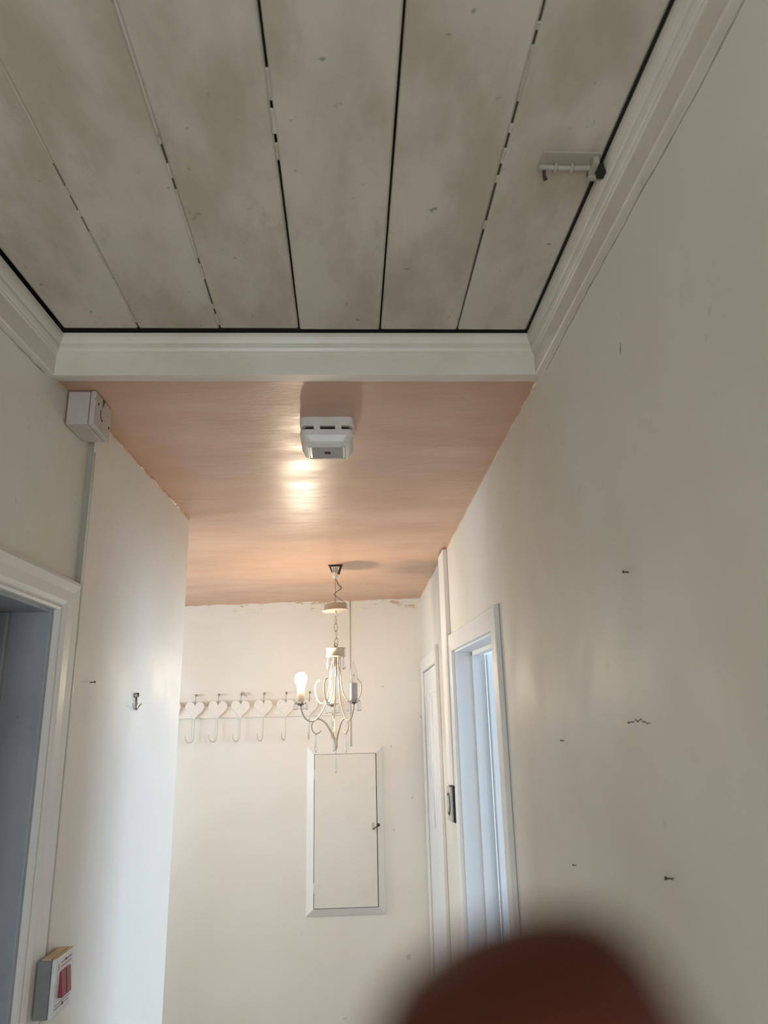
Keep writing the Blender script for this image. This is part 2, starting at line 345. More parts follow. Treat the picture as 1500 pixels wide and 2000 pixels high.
# paint bridging the joints where the photo shows them filled
fills = [[(-2.6, 1.00), (1.055, 1.075), (1.115, 1.128), (1.175, 1.48)], [(-2.6, 0.955), (1.0, 1.03), (1.06, 1.245), (1.268, 1.315), (1.41, 1.425), (1.452, 1.49)],
         [(-2.6, 0.55), (0.815, 0.868), (0.885, 0.93), (0.952, 0.985)], [(0.3, 0.34)], [(-2.6, 0.66), (0.735, 0.745), (0.77, 0.86), (0.905, 0.92), (0.955, 0.985), (1.015, 1.03), (1.13, 1.15)]]
for x, g, seg in zip(joints, gapw, fills):
    for (u, v) in seg:
        n = max(2, int((v - u) / 0.02)) if u > -1 else 20
        m_ = MB(); ys = [u + (v - u) * k / n for k in range(n + 1)]; vs = []; fs = []
        for y in ys:
            wv = g / 2 + 0.0016 + random.uniform(-0.0007, 0.0007); z = BZ + 0.0004 + random.uniform(0, 0.0012)
            vs += [(x - wv, y, z + 0.004), (x - wv * 0.5, y, z), (x + wv * 0.5, y, z), (x + wv, y, z + 0.004)]
        for k in range(n):
            for j in range(3): fs.append((k * 4 + j, k * 4 + j + 1, k * 4 + 5 + j, k * 4 + 4 + j))
            fs.append((k * 4 + 3, k * 4, k * 4 + 4, k * 4 + 7))
        fs += [(0, 1, 2, 3), tuple(n * 4 + j for j in (3, 2, 1, 0))]
        m_.add(vs, fs).build('paint_filler', 'board', ceil)

# ------------------------------------------------------------------ plaster ceiling of the far part
nx, ny = 20, 22; X0, X1, Y0, Y1 = -2.6, XR, YB + 0.012, YE
vs = []; fs = []
for j in range(ny + 1):
    for i in range(nx + 1):
        x = X0 + (X1 - X0) * i / nx; y = Y0 + (Y1 - Y0) * j / ny; vs.append((x, y, pz(x, y)))
for j in range(ny):
    for i in range(nx): k = j * (nx + 1) + i; fs.append((k, k + nx + 1, k + nx + 2, k + 1))
n0 = len(vs); vs += [(v[0], v[1], 0.97) for v in vs[:n0]]
fs += [tuple(n0 + i for i in f[::-1]) for f in fs[:nx * ny]]
per = [i for i in range(nx + 1)] + [j * (nx + 1) + nx for j in range(1, ny + 1)] + [ny * (nx + 1) + i for i in range(nx - 1, -1, -1)] + [j * (nx + 1) for j in range(ny - 1, 0, -1)]
fs += [(per[k], per[(k + 1) % len(per)], per[(k + 1) % len(per)] + n0, per[k] + n0) for k in range(len(per))]
pm = MB(); pm.add(vs, fs, False)
ceil2 = S(pm.build('ceiling_plaster', 'plaster'), 'freshly skimmed brownish pink plaster ceiling around the smoke alarm', 'ceiling')
# ragged plaster squeezed down over the tops of the walls
def smear(p0, p1, nrm, amp, n, parent, seed, mat='plaster', lo=0.2):
    r = random.Random(seed); m_ = MB(); p0, p1, nv = Vector(p0), Vector(p1), Vector(nrm); vs = []; fs = []
    h = 0.5
    for k in range(n + 1):
        p = p0.lerp(p1, k / n); p.z = pz(p.x, p.y)
        h = min(1, max(0.05, h + r.uniform(-0.35, 0.35))); d = amp * (lo + (1 - lo) * h * h); t = 0.0015 + 0.003 * r.random()
        vs += [tuple(p), tuple(p + nv * t + Vector((0, 0, 0.001))), tuple(p + nv * t * 0.7 - Vector((0, 0, d * 0.7))), tuple(p - Vector((0, 0, d)))]
    for k in range(n):
        for j in range(4): fs.append((k * 4 + j, k * 4 + (j + 1) % 4, k * 4 + 4 + (j + 1) % 4, k * 4 + 4 + j))
    fs += [(3, 2, 1, 0), tuple(n * 4 + j for j in range(4))]
    m_.add(vs, fs).build('plaster_edge', mat, parent)
smear((xp(1.80), 1.80, 0), (xp(YP1 - 0.01), YP1 - 0.01, 0), (1, 0, 0), 0.013, 90, ceil2, 3)
smear((XR, 1.56, 0), (XR, YE - 0.01, 0), (-1, 0, 0), 0.010, 170, ceil2, 5)
smear((-2.4, YE, 0), (XR - 0.01, YE, 0), (0, -1, 0), 0.008, 150, ceil2, 9, lo=0.05)

# ------------------------------------------------------------------ cornice
PROF = [(0, 0), (0.0135, 0), (0.0155, 0.002), (0.0155, 0.047), (0.0185, 0.050), (0.0185, 0.053), (0.0215, 0.0555), (0.0245, 0.062), (0.0250, 0.0655), (0.0225, 0.0675), (0.0225, 0.0705),
        (0.0265, 0.0735), (0.0300, 0.080), (0.0320, 0.087), (0.0325, 0.0965), (0, 0.0965)]
CB = 0.7885                                  # lower edge of the cornice
def cornice(name, fn, ts, label):
    m_ = MB(); vs = []; fs = []; k = len(PROF)
    for t in ts: vs += [fn(t, d, h) for d, h in PROF]
    for i in range(len(ts) - 1):
        for j in range(k): fs.append((i * k + j, i * k + (j + 1) % k, (i + 1) * k + (j + 1) % k, (i + 1) * k + j))
    fs += [tuple(range(k)), tuple(range(len(ts) * k - 1, (len(ts) - 1) * k - 1, -1))]
    return S(m_.add(vs, fs).build(name, 'cornice'), label, 'cornice')
cornice('trim_1', lambda t, d, h: (XR - d, (-2.6 if t == 0 else YB - d * 1.0), CB + h), [0, 1], 'moulded white cornice along the top of the right wall, above the cracked paint')
cornice('trim_2', lambda t, d, h: ((xl(YB) + d if t == 0 else XR - d), YB - d, CB + h - (0.004 if t == 0 else 0)), [0, 1], 'moulded white cornice crossing the hall where boards meet plaster')
cornice('trim_3', lambda t, d, h: ((xl(-2.6) if t == 0 else xl(YB)) + d, (-2.6 if t == 0 else YB - d), CB + h - (0 if t == 0 else 0.004)), [0, 1], 'moulded white cornice above the left doorway wall')
S(MB().box((-0.80, YB, CB + 0.006), (XR, YB + 0.035, 0.98)).build('trim_4', 'cornice'), 'bulkhead board carrying the cross cornice', 'trim')
# near-black strips paint in the shade of the gap between boards and cornice
MB().box((-0.70, YB - 0.047, BZ + 0.003), (XR - 0.02, YB - 0.002, BZ + 0.030)).build('gap_shade_strip', 'gap_black', ceil)
MB().box((0.4165, -2.6, BZ + 0.004), (XR - 0.002, YB - 0.04, BZ + 0.030)).build('gap_shade_strip', 'gap_black', ceil)
def ribbon(name, pts, wid, off, parent, mat='crack', seed=1, jitter=0.3):
    """thin raised line following pts; wid half width; off the direction it stands out of its wall"""
    r = random.Random(seed); pts = [Vector(p) for p in pts]; o = Vector(off); m_ = MB(); vs = []; fs = []
    for i, p in enumerate(pts):
        t = (pts[min(i + 1, len(pts) - 1)] - pts[max(i - 1, 0)]).normalized(); s = t.cross(o).normalized()
        w_ = wid * (1 + r.uniform(-jitter, jitter)) * (0.3 if i in (0, len(pts) - 1) else 1)
        vs += [tuple(p + s * w_), tuple(p + o), tuple(p - s * w_), tuple(p - o * 0.5)]
    for i in range(len(pts) - 1):
        for j in range(4): fs.append((i * 4 + j, i * 4 + (j + 1) % 4, i * 4 + 4 + (j + 1) % 4, i * 4 + 4 + j))
    fs += [(3, 2, 1, 0), tuple((len(pts) - 1) * 4 + j for j in range(4))]
    return m_.add(vs, fs).build(name, mat, parent)
r = random.Random(11); pts = []; z = CB - 0.003
for k in range(75):
    y = 0.30 + k * (1.50 - 0.30) / 74; z += r.uniform(-0.0013, 0.0013); z = min(CB - 0.0005, max(CB - 0.007, z)); pts.append((XR, y, z))
ribbon('paint_crack', pts, 0.0010, (-0.0006, 0, 0), wall_right, 'crack', 4, 0.6)
pts = []; z = CB - 0.002
for k in range(40):
    y = 0.9 + k * 0.62 / 39; z += r.uniform(-0.001, 0.001); z = min(CB - 0.004, max(CB - 0.008, z)); pts.append((xl(y), y, z))
ribbon('paint_crack', pts, 0.0007, (0.0006, 0, 0), wall_left, 'crack', 6, 0.7)

# ------------------------------------------------------------------ right doorway: open door into the daylit room
T = 0.017
door1 = S(empty('door_1', (XR, 2.72, FLOOR)), 'open white doorway with blue daylight, right of the hall', 'door')
ay0, ay1 = 2.195, 3.262
hz = lambda y: D1['z0'] + (D1['z1'] - D1['z0']) * (y - D1['y0']) / (D1['y1'] - D1['y0'])
m_ = MB(); m_.prism([(XR, ay0, hz(ay0) + 0.066), (XR, ay1, hz(ay1) + 0.066), (XR, D1['y1'] - 0.006, hz(D1['y1']) - 0.006), (XR, D1['y0'] + 0.006, hz(D1['y0']) - 0.006)], (-T, 0, 0)); m_.build('architrave', 'trim', door1, 0.004)
m_ = MB(); m_.prism([(XR, ay0, FLOOR), (XR, ay0, hz(ay0) + 0.066), (XR, D1['y0'] + 0.006, hz(D1['y0']) - 0.006), (XR, D1['y0'] + 0.006, FLOOR)], (-T, 0, 0)); m_.build('architrave', 'trim', door1, 0.004)
m_ = MB(); m_.prism([(XR, ay1, FLOOR), (XR, ay1, hz(ay1) + 0.066), (XR, D1['y1'] - 0.006, hz(D1['y1']) - 0.006), (XR, D1['y1'] - 0.006, FLOOR)], (-T, 0, 0)); m_.build('architrave', 'trim', door1, 0.004)
m_ = MB(); m_.box((XR - 0.002, D1['y1'] - 0.014, FLOOR), (XR + 0.125, D1['y1'], 0.325)); m_.build('jamb', 'door', door1, 0.002)
m_ = MB(); m_.box((XR - 0.002, D1['y0'], FLOOR), (XR + 0.125, D1['y0'] + 0.014, 0.290)); m_.build('jamb', 'door', door1, 0.002)
m_ = MB(); m_.prism([(XR - 0.002, D1['y0'], 0.284), (XR - 0.002, D1['y1'], 0.317), (XR - 0.002, D1['y1'], 0.331), (XR - 0.002, D1['y0'], 0.298)], (0.127, 0, 0)); m_.build('head_lining', 'door', door1)
m_ = MB(); m_.box((XR + 0.068, D1['y1'] - 0.030, FLOOR), (XR + 0.10, D1['y1'] - 0.012, 0.318)); m_.build('door_stop', 'door', door1, 0.002)
m_ = MB(); m_.prism([(XR + 0.068, D1['y0'] + 0.01, 0.268), (XR + 0.068, D1['y1'] - 0.012, 0.300), (XR + 0.068, D1['y1'] - 0.012, 0.318), (XR + 0.068, D1['y0'] + 0.01, 0.286)], (0.032, 0, 0)); m_.build('door_stop', 'trim', door1, 0.002)
# leaf swung 90 degrees into the room, hinged on the far jamb
lf = MB(); lf.box((XR + 0.13, D1['y1'] - 0.044, FLOOR + 0.01), (XR + 0.13 + 0.86, D1['y1'] - 0.006, 0.305)); leaf = lf.build('door_leaf', 'door', door1, 0.003)
for (x0, x1, z0, z1) in ((0.115, 0.40, -0.50, 0.19), (0.46, 0.745, -0.50, 0.19), (0.115, 0.40, -1.45, -0.68), (0.46, 0.745, -1.45, -0.68)):
    X_ = XR + 0.13; yq = D1['y1'] - 0.044; m_ = MB()
    m_.tube([(X_ + x0, yq, z0), (X_ + x1, yq, z0), (X_ + x1, yq, z1), (X_ + x0, yq, z1)], 0.009, 6, closed=True)
    o = m_.build('panel_moulding', 'door', None); o.parent = leaf

# far closed door beside the end wall
door2 = S(empty('door_2', (XR, 4.2, FLOOR)), 'closed white door between the thin cable trunking and the end wall', 'door')
T2 = 0.012
for nm, q in (('architrave', [(XR, 3.775, FLOOR), (XR, 3.775, 0.408), (XR, 3.86, 0.338), (XR, 3.86, FLOOR)]), ('architrave', [(XR, 4.64, FLOOR), (XR, 4.64, 0.408), (XR, 4.565, 0.338), (XR, 4.565, FLOOR)]),
              ('architrave', [(XR, 3.775, 0.408), (XR, 4.64, 0.408), (XR, 4.565, 0.338), (XR, 3.86, 0.338)])):
    MB().prism(q, (-T2, 0, 0)).build(nm, 'trim', door2, 0.003)
o = MB().box((XR - 0.020, 3.765, FLOOR), (XR, 3.785, 0.420)).build('architrave_edge', 'trim', door2, 0.005)
lf2 = MB().box((XR + 0.004, 3.863, FLOOR + 0.01), (XR + 0.044, 4.562, 0.335)).build('door_leaf', 'door', door2, 0.002)
for (y0, y1, z0, z1) in ((3.96, 4.18, -0.50, 0.20), (4.25, 4.47, -0.50, 0.20)):
    m_ = MB(); m_.tube([(XR + 0.004, y0, z0), (XR + 0.004, y1, z0), (XR + 0.004, y1, z1), (XR + 0.004, y0, z1)], 0.006, 6, closed=True)
    o = m_.build('panel_moulding', 'door', None); o.parent = lf2

# left doorway
door3 = S(empty('door_3', (-0.69, 1.3, FLOOR)), 'dark doorway with wide white architrave, left of the hall', 'door')
AT = 0.018; AW = 0.098
prof = [(0.0, 0.0), (0.0, 0.012), (0.008, 0.014), (0.013, 0.010), (0.018, 0.014), (0.030, AT), (0.060, AT), (AW - 0.012, AT + 0.003), (AW, AT - 0.002), (AW, 0.0)]   # (from the opening outward, out of the wall)
def left_sweep(path):
    """sweep the architrave profile along [(y, z, dir y, dir z)] on the near left wall"""
    vs = []; fs = []; k = len(prof)
    for (y, z, dy, dz_) in path:
        for a, d in prof: yy = y + dy * a; vs.append((xl(yy) + d, yy, z + dz_ * a))
    for i in range(len(path) - 1):
        for j in range(k): fs.append((i * k + j, i * k + (j + 1) % k, (i + 1) * k + (j + 1) % k, (i + 1) * k + j))
    fs += [tuple(range(k)), tuple(range(len(path) * k - 1, (len(path) - 1) * k - 1, -1))]
    return MB().add(vs, fs)
yI, zI = DL['y1'] + 0.004, DL['z'] - 0.004; yN = DL['y0'] - 0.004
left_sweep([(yI, FLOOR, 1, 0), (yI, zI, 1, 0.78)]).build('architrave', 'trim', door3)
left_sweep([(yN, zI, -1, 0.78), (yI, zI, 1, 0.78)]).build('architrave', 'trim', door3)
left_sweep([(yN, FLOOR, -1, 0), (yN, zI, -1, 0.78)]).build('architrave', 'trim', door3)
xw = xl(1.69)
MB().box((xw - 0.125, DL['y1'] - 0.012, FLOOR), (xw + 0.002, DL['y1'] + 0.004, DL['z'])).build('jamb', 'lining', door3, 0.002)
MB().box((xl(DL['y0']) - 0.125, DL['y0'] - 0.004, FLOOR), (xl(DL['y0']) + 0.002, DL['y0'] + 0.012, DL['z'])).build('jamb', 'lining', door3, 0.002)
MB().hexa([(xl(DL['y0']), DL['y0'], DL['z'] - 0.012), (xl(1.688), 1.688, DL['z'] - 0.012), (xl(1.688) - 0.125, 1.688, DL['z'] - 0.012), (xl(DL['y0']) - 0.125, DL['y0'], DL['z'] - 0.012)], (0, 0, 0.014)).build('head_lining', 'lining', door3)
MB().box((xw - 0.125, DL['y1'] - 0.026, FLOOR), (xw - 0.085, DL['y1'] - 0.010, DL['z'] - 0.012)).build('door_stop', 'lining', door3, 0.003)

# ------------------------------------------------------------------ smoke alarm
ax, ay = -0.0525, 1.872; HW = 0.0715
al = empty('smoke_alarm', (ax, ay, 0.8), 'square white smoke alarm with grille on the pink plaster ceiling', 'smoke alarm')
def rrect(hw, hd, rad, z, cx=ax, cy=ay, n=5):
    out = []
    for (sx, sy, a0) in ((1, 1, 0), (-1, 1, 90), (-1, -1, 180), (1, -1, 270)):
        for k in range(n + 1):
            a = math.radians(a0 + 90 * k / n); out.append((cx + sx * (hw - rad) + rad * math.cos(a), cy + sy * (hd - rad) + rad * math.sin(a), z))
    return out
def loft(rings, sm=False, cap=True):
    n = len(rings[0]); vs = [p for r_ in rings for p in r_]; fs = []
    for i in range(len(rings) - 1):
        for j in range(n): fs.append((i * n + j, i * n + (j + 1) % n, (i + 1) * n + (j + 1) % n, (i + 1) * n + j))
    if cap: fs += [tuple(range(n - 1, -1, -1)), tuple((len(rings) - 1) * n + j for j in range(n))]
    return MB().add(vs, fs, sm)
ct = pz(ax, ay)
base = loft([rrect(HW, HW, 0.016, ct), rrect(HW, HW, 0.016, ct - 0.021), rrect(HW - 0.003, HW - 0.003, 0.016, ct - 0.024), rrect(HW - 0.012, HW - 0.012, 0.014, ct - 0.024)]).build('base_plate', 'plastic', al)
loft([rrect(HW - 0.012, HW - 0.012, 0.012, ct - 0.02), rrect(HW - 0.012, HW - 0.012, 0.012, ct - 0.034)]).build('vent_gap', 'dark', al)
body = loft([rrect(HW - 0.003, HW - 0.003, 0.016, ct - 0.0335), rrect(HW - 0.0005, HW - 0.0005, 0.017, ct - 0.0355), rrect(HW - 0.0005, HW - 0.0005, 0.017, ct - 0.047), rrect(HW - 0.003, HW - 0.003, 0.018, ct - 0.050),
             rrect(HW - 0.009, HW - 0.009, 0.020, ct - 0.066), rrect(HW - 0.014, HW - 0.014, 0.020, ct - 0.0715), rrect(HW - 0.020, HW - 0.020, 0.020, ct - 0.0735)]).build('housing', 'plastic', al)
for sx in (-0.026, 0.030):
    o = MB().box((ax + sx - 0.0085, ay - HW + 0.002, ct - 0.036), (ax + sx + 0.0085, ay - HW + 0.014, ct - 0.0225)).build('clip', 'plastic', None, 0.001); o.parent = base
gm = MB()
for k in range(11):
    yy = ay - 0.037 + k * 0.0074; pts = []
    for j in range(33): pts.append((ax - 0.041 + j * 0.082 / 32, yy + (0.0018 if j % 2 else -0.0018), ct - 0.0738))
    gm.tube(pts, 0.0011, 4)
o = gm.build('grille', 'grille', None); o.parent = body; o['kind'] = 'stuff'
m_ = MB(); m_.tube([(ax - 0.048, ay - 0.044, ct - 0.0735), (ax + 0.048, ay - 0.044, ct - 0.0735), (ax + 0.048, ay + 0.044, ct - 0.0735), (ax - 0.048, ay + 0.044, ct - 0.0735)], 0.002, 6, closed=True)
o = m_.build('grille_rim', 'plastic', None); o.parent = body
o = MB().lathe([(0.0085, 0), (0.0085, -0.003), (0.006, -0.0045), (0.0, -0.0045)], (ax, ay, ct - 0.0735), 16).build('test_button', 'rust', None); o.parent = body

# ------------------------------------------------------------------ surface box in the corner under the cornice
jb = empty('junction_box', (-0.66, 1.70, 0.71), 'white painted surface box in the corner under the cornice', 'electrical box')
bx0, bx1, by0, by1, bz0, bz1 = -0.664, -0.612, 1.640, 1.757, 0.7105, 0.798
bb = MB().box((bx0, by0 + 0.001, bz0 + 0.001), (bx1 - 0.0005, by1 - 0.001, bz1 - 0.001)).build('box_body', 'box_paint', jb, 0.003)
lid = MB().box((bx1 + 0.0005, by0, bz0), (bx1 + 0.0145, by1, bz1)).build('lid', 'box_paint', jb, 0.003)
xf = bx1 + 0.0145
for (y, z) in ((by0 + 0.020, 0.772), (by0 + 0.104, 0.745)):
    o = MB().lathe([(0.0034, 0), (0.0034, 0.0012), (0.0015, 0.0014)], (xf - 0.0006, y, z), 10, 'x').build('screw_hole', 'dark', None); o.parent = lid
m_ = MB(); cyy, czz = by0 + 0.052, 0.757
m_.tube([(xf + 0.0002, cyy + 0.014 * math.cos(math.radians(a)), czz + 0.014 * math.sin(math.radians(a))) for a in range(150, 275, 10)], 0.0010, 5)
m_.lathe([(0.0022, 0), (0.0022, 0.001)], (xf, cyy - 0.0, czz - 0.016), 8, 'x'); o = m_.build('cord_outlet', 'dark', None); o.parent = lid
o = MB().prism([(xf - 0.0002, by0 + 0.048, 0.797), (xf - 0.0002, by0 + 0.062, 0.797), (xf - 0.0002, by0 + 0.050, 0.775)], (0.0008, 0, 0)).build('chip', 'rust', None); o.parent = lid

# ------------------------------------------------------------------ cooker isolator switch
sw = empty('cooker_switch', (-0.63, 1.80, -0.54), 'tall white switch plate with red double rocker on a grey box', 'switch')
sy0, sy1 = 1.742, 1.846; sz1, sz0 = -0.435, -0.5435; sx0 = -0.6415; sxf = -0.603
swb = MB().box((sx0, sy0, sz0), (sxf - 0.010, sy1, sz1 - 0.001)).build('back_box', 'plastic_grey', sw, 0.002)
o = MB().box((sx0 + 0.008, sy0 + 0.002, sz1 - 0.001), (sxf - 0.012, sy1 - 0.004, sz1 + 0.0008)).build('dust_layer', 'dust', None); o.parent = swb
swp = MB().box((sxf - 0.0095, sy0, sz0), (sxf, sy1, sz1)).build('switch_plate', 'plate', sw, 0.003)
o = MB().box((sxf - 0.0088, sy0 + 0.003, sz1 - 0.0005), (sxf - 0.002, sy1 - 0.003, sz1 + 0.0006)).build('dust_layer', 'dust', None); o.parent = swp
zc = (sz0 + sz1) / 2 + 0.002; yc = (sy0 + sy1) / 2
for k, yy in enumerate((yc - 0.0142, yc + 0.0142)):
    m_ = MB(); h = 0.024; m_.prism([(sxf - 0.001, yy - 0.0125, zc + h), (sxf + 0.003, yy - 0.0125, zc + h), (sxf + 0.009, yy - 0.0125, zc - h), (sxf - 0.001, yy - 0.0125, zc - h)], (0, 0.025, 0))
    o = m_.build('rocker', 'red', None, 0.001); o.parent = swp
for z in (zc + 0.041, zc - 0.041):
    o = MB().lathe([(0.0032, 0), (0.0032, 0.0012), (0.0012, 0.0015)], (sxf - 0.0004, yc + 0.002, z), 10, 'x').build('screw', 'rust', None); o.parent = swp
def dashes(zz, y0, y1, h, mat, seed):
    r_ = random.Random(seed); m_ = MB(); y = y0
    while y < y1:
        l_ = r_.uniform(0.0015, 0.0042); m_.box((sxf - 0.0002, y, zz - h * r_.uniform(0.7, 1)), (sxf + 0.0003, min(y + l_, y1), zz + h * r_.uniform(0.7, 1))); y += l_ + 0.0010
    o = m_.build('printed_line', mat, None); o.parent = swp; o['kind'] = 'stuff'
dashes(sz1 - 0.012, sy0 + 0.028, sy1 - 0.014, 0.0022, 'print', 1); dashes(sz1 - 0.020, sy0 + 0.028, sy1 - 0.018, 0.0018, 'print', 2)
dashes(sz0 + 0.021, sy0 + 0.010, sy1 - 0.010, 0.0012, 'print_grey', 3); dashes(sz0 + 0.015, sy0 + 0.010, sy1 - 0.014, 0.0012, 'print_grey', 4)
o = MB().box((sxf - 0.0002, sy0 + 0.012, sz1 - 0.024), (sxf + 0.0003, sy0 + 0.019, sz1 - 0.012)).build('printed_symbol', 'print', None); o.parent = swp

# ------------------------------------------------------------------ bolt on the ceiling boards
bo = empty('barrel_bolt', (0.37, 0.985, BZ), 'small painted-over bolt on the boards beside the right cornice', 'bolt')
MB().box((0.319, 0.955, BZ - 0.003), (0.416, 0.984, BZ + 0.001)).build('bolt_plate', 'bolt', bo, 0.001)
MB().tube([(0.318, 0.984, BZ - 0.006), (0.360, 0.985, BZ - 0.0065), (0.400, 0.984, BZ - 0.006), (0.445, 0.983, BZ - 0.007)], 0.0048, 8).build('bolt_rod', 'bolt', bo)
MB().tube([(0.3265, 0.985, BZ - 0.007), (0.328, 0.992, BZ - 0.016), (0.331, 0.996, BZ - 0.022)], [0.003, 0.0028, 0.0035], 8).build('bolt_knob', 'rust', bo)
for xk in (0.345, 0.372):
    MB().tube([(xk, 0.978, BZ - 0.001), (xk, 0.980, BZ - 0.010), (xk, 0.986, BZ - 0.0125), (xk, 0.991, BZ - 0.009), (xk, 0.993, BZ - 0.001)], 0.003, 6).build('bolt_guide', 'bolt', bo)
kp = MB(); kp.box((0.402, 0.962, BZ - 0.014), (0.412, 1.000, BZ)); kp.box((0.402, 0.992, BZ - 0.017), (0.438, 1.002, BZ - 0.004)); kp.build('keeper', 'bolt', bo, 0.0015)
MB().box((0.414, 0.974, BZ - 0.021), (0.440, 0.994, BZ - 0.003)).build('keeper_hole', 'gap_black', bo, 0.003)
MB().tube([(0.436, 0.990, BZ - 0.024), (0.438, 0.999, BZ - 0.024)], 0.005, 8).build('keeper_screw', 'rust', bo)

# ------------------------------------------------------------------ trunking and wall unit between the two right doors
tk = MB().box((XR - 0.021, 3.225, -0.225), (XR, 3.40, 0.797)).build('cable_trunking', 'trim', None, 0.003)
# cut to sit beside the architrave: stands on the wall strip between the doors
tag(tk, 'narrow cream cable trunking from plaster ceiling down to the black wall unit', 'trunking')
for v in tk.data.vertices:
    v.co.y += 0.055
wu = empty('wall_unit', (XR, 3.37, -0.31), 'black wall unit with silver ringed front below the cable trunking', 'wall unit')
MB().box((XR - 0.022, 3.285, -0.372), (XR - 0.001, 3.425, -0.232)).build('unit_back', 'black', wu, 0.003)
fr = MB().box((XR - 0.032, 3.287, -0.370), (XR - 0.0225, 3.423, -0.234)).build('unit_front', 'silver', wu, 0.003)
m_ = MB(); m_.tube([(XR - 0.0325, 3.355 + 0.043 * math.cos(a * math.pi / 16), -0.302 + 0.043 * math.sin(a * math.pi / 16)) for a in range(32)], 0.003, 6, closed=True)
o = m_.build('dial_ring', 'black', None); o.parent = fr
o = MB().lathe([(0.034, 0), (0.034, -0.004), (0.028, -0.006), (0, -0.006)], (XR - 0.032, 3.355, -0.302), 24, 'x').build('dial', 'silver', None); o.parent = fr

# ------------------------------------------------------------------ end wall: cable, cupboard, coat rack
tag(MB().tube([(0.012, YE - 0.001, 0.80), (0.011, YE - 0.0012, 0.4), (0.0105, YE - 0.001, -0.085)], 0.0033, 8).build('wall_cable', 'lamp_cream'), 'thin painted cable running down from the ceiling to the cupboard', 'cable')
mc = empty('meter_cupboard', (-0.026, YE, -0.99), 'cream wall cupboard with sloping frame below the chandelier', 'cupboard')
ox0, ox1, oz0, oz1 = -0.252, 0.198, -0.990, -0.082; ix0, ix1, iz0, iz1 = -0.209, 0.160, -0.950, -0.122; P1, P2 = 0.006, 0.032
def bev(a, b, c, d):      # mitred frame side: outer edge a-b at the wall face, inner edge d-c proud
    q = [(a[0], YE, a[1]), (b[0], YE, b[1]), (b[0], YE - P1, b[1]), (a[0], YE - P1, a[1]), (d[0], YE, d[1]), (c[0], YE, c[1]), (c[0], YE - P2, c[1]), (d[0], YE - P2, d[1])]
    return MB().add(q, [(0, 1, 2, 3), (3, 2, 6, 7), (7, 6, 5, 4), (4, 5, 1, 0), (0, 3, 7, 4), (1, 5, 6, 2)])
OC = [(ox0, oz0), (ox1, oz0), (ox1, oz1), (ox0, oz1)]; IC = [(ix0, iz0), (ix1, iz0), (ix1, iz1), (ix0, iz1)]
for k in range(4): bev(OC[k], OC[(k + 1) % 4], IC[(k + 1) % 4], IC[k]).build('frame_side', 'trim', mc)
cdoor = MB().box((ix0 + 0.003, YE - 0.0315, iz0 + 0.003), (ix1 - 0.0045, YE - 0.004, iz1 - 0.002)).build('cupboard_door', 'wall', mc, 0.002)
MB().box((ix0, YE - 0.006, iz0), (ix1, YE - 0.001, iz1)).build('cupboard_inside', 'dark', mc)
for z in (-0.235, -0.845):
    m_ = MB(); m_.tube([(ix0 + 0.001, YE - 0.033, z - 0.028), (ix0 + 0.001, YE - 0.033, z + 0.028)], 0.0035, 8); m_.box((ix0 + 0.002, YE - 0.033, z - 0.026), (ix0 + 0.014, YE - 0.0312, z + 0.026)); m_.build('hinge', 'trim', mc)
lt = MB(); lt.box((ix1 - 0.034, YE - 0.0335, -0.545), (ix1 - 0.019, YE - 0.031, -0.505)); ltp = lt.build('lock_plate', 'silver', None, 0.001); ltp.parent = cdoor
m_ = MB(); m_.tube([(ix1 - 0.027, YE - 0.036, -0.541), (ix1 - 0.012, YE - 0.046, -0.531), (ix1 + 0.004, YE - 0.040, -0.522)], 0.003, 6); m_.lathe([(0.0, -0.006), (0.008, -0.005), (0.009, 0.004), (0.004, 0.006)], (ix1 + 0.006, YE - 0.036, -0.520), 12, 'y'); o = m_.build('latch', 'rust', None); o.parent = cdoor

rk = empty('coat_rack', (-0.55, YE, 0.13), 'white coat rack with a row of wooden hearts and wire hooks', 'coat rack')
rail = MB().box((-1.35, YE - 0.016, 0.098), (-0.030, YE, 0.166)).build('rail', 'heart', rk, 0.002)
for z in (0.112, 0.152):
    o = MB().box((-1.35, YE - 0.0175, z - 0.002), (-0.030, YE - 0.0155, z + 0.002)).build('rail_bead', 'heart', None, 0.0006); o.parent = rail
def heart_pts(n=40):
    out = []
    for k in range(n):
        t = 2 * math.pi * k / n; x = 16 * math.sin(t) ** 3; y = 13 * math.cos(t) - 5 * math.cos(2 * t) - 2 * math.cos(3 * t) - math.cos(4 * t)
        out.append((x / 16 * 0.057, (y + 17) / 29 * 0.112))
    return out
hp = heart_pts()
hm = MB(); HY = YE - 0.0165
rings = []
for dy, s_ in ((0, 0.985), (-0.004, 1.0), (-0.010, 1.0), (-0.0135, 0.95)):
    rings.append([(x * s_, HY + dy, 0.056 + (z - 0.056) * s_) for x, z in hp])
n = len(hp); vs = [p for r_ in rings for p in r_]; fs = []
for i in range(3):
    for j in range(n): fs.append((i * n + j, i * n + (j + 1) % n, (i + 1) * n + (j + 1) % n, (i + 1) * n + j))
fs += [tuple(range(n)), tuple(range(4 * n - 1, 3 * n - 1, -1))]
def hook_mesh():
    m_ = MB(); m_.tube(catmull([(0, 0, 0.004), (0, -0.001, -0.05), (0, -0.001, -0.098), (0, -0.012, -0.122), (0, -0.034, -0.122), (0, -0.049, -0.104), (0, -0.052, -0.084)], 5), 0.0030, 6); return m_
def peg_mesh():
    m_ = MB(); m_.tube([(0, HY - 0.010, 0.096), (0.001, HY - 0.008, 0.125), (0.002, HY - 0.004, 0.142)], 0.0018, 6)
    m_.lathe([(0.0, -0.012), (0.005, -0.011), (0.0075, -0.006), (0.0055, 0.0), (0.003, 0.012)], (0.002, YE - 0.012, 0.148), 10, 'y'); return m_
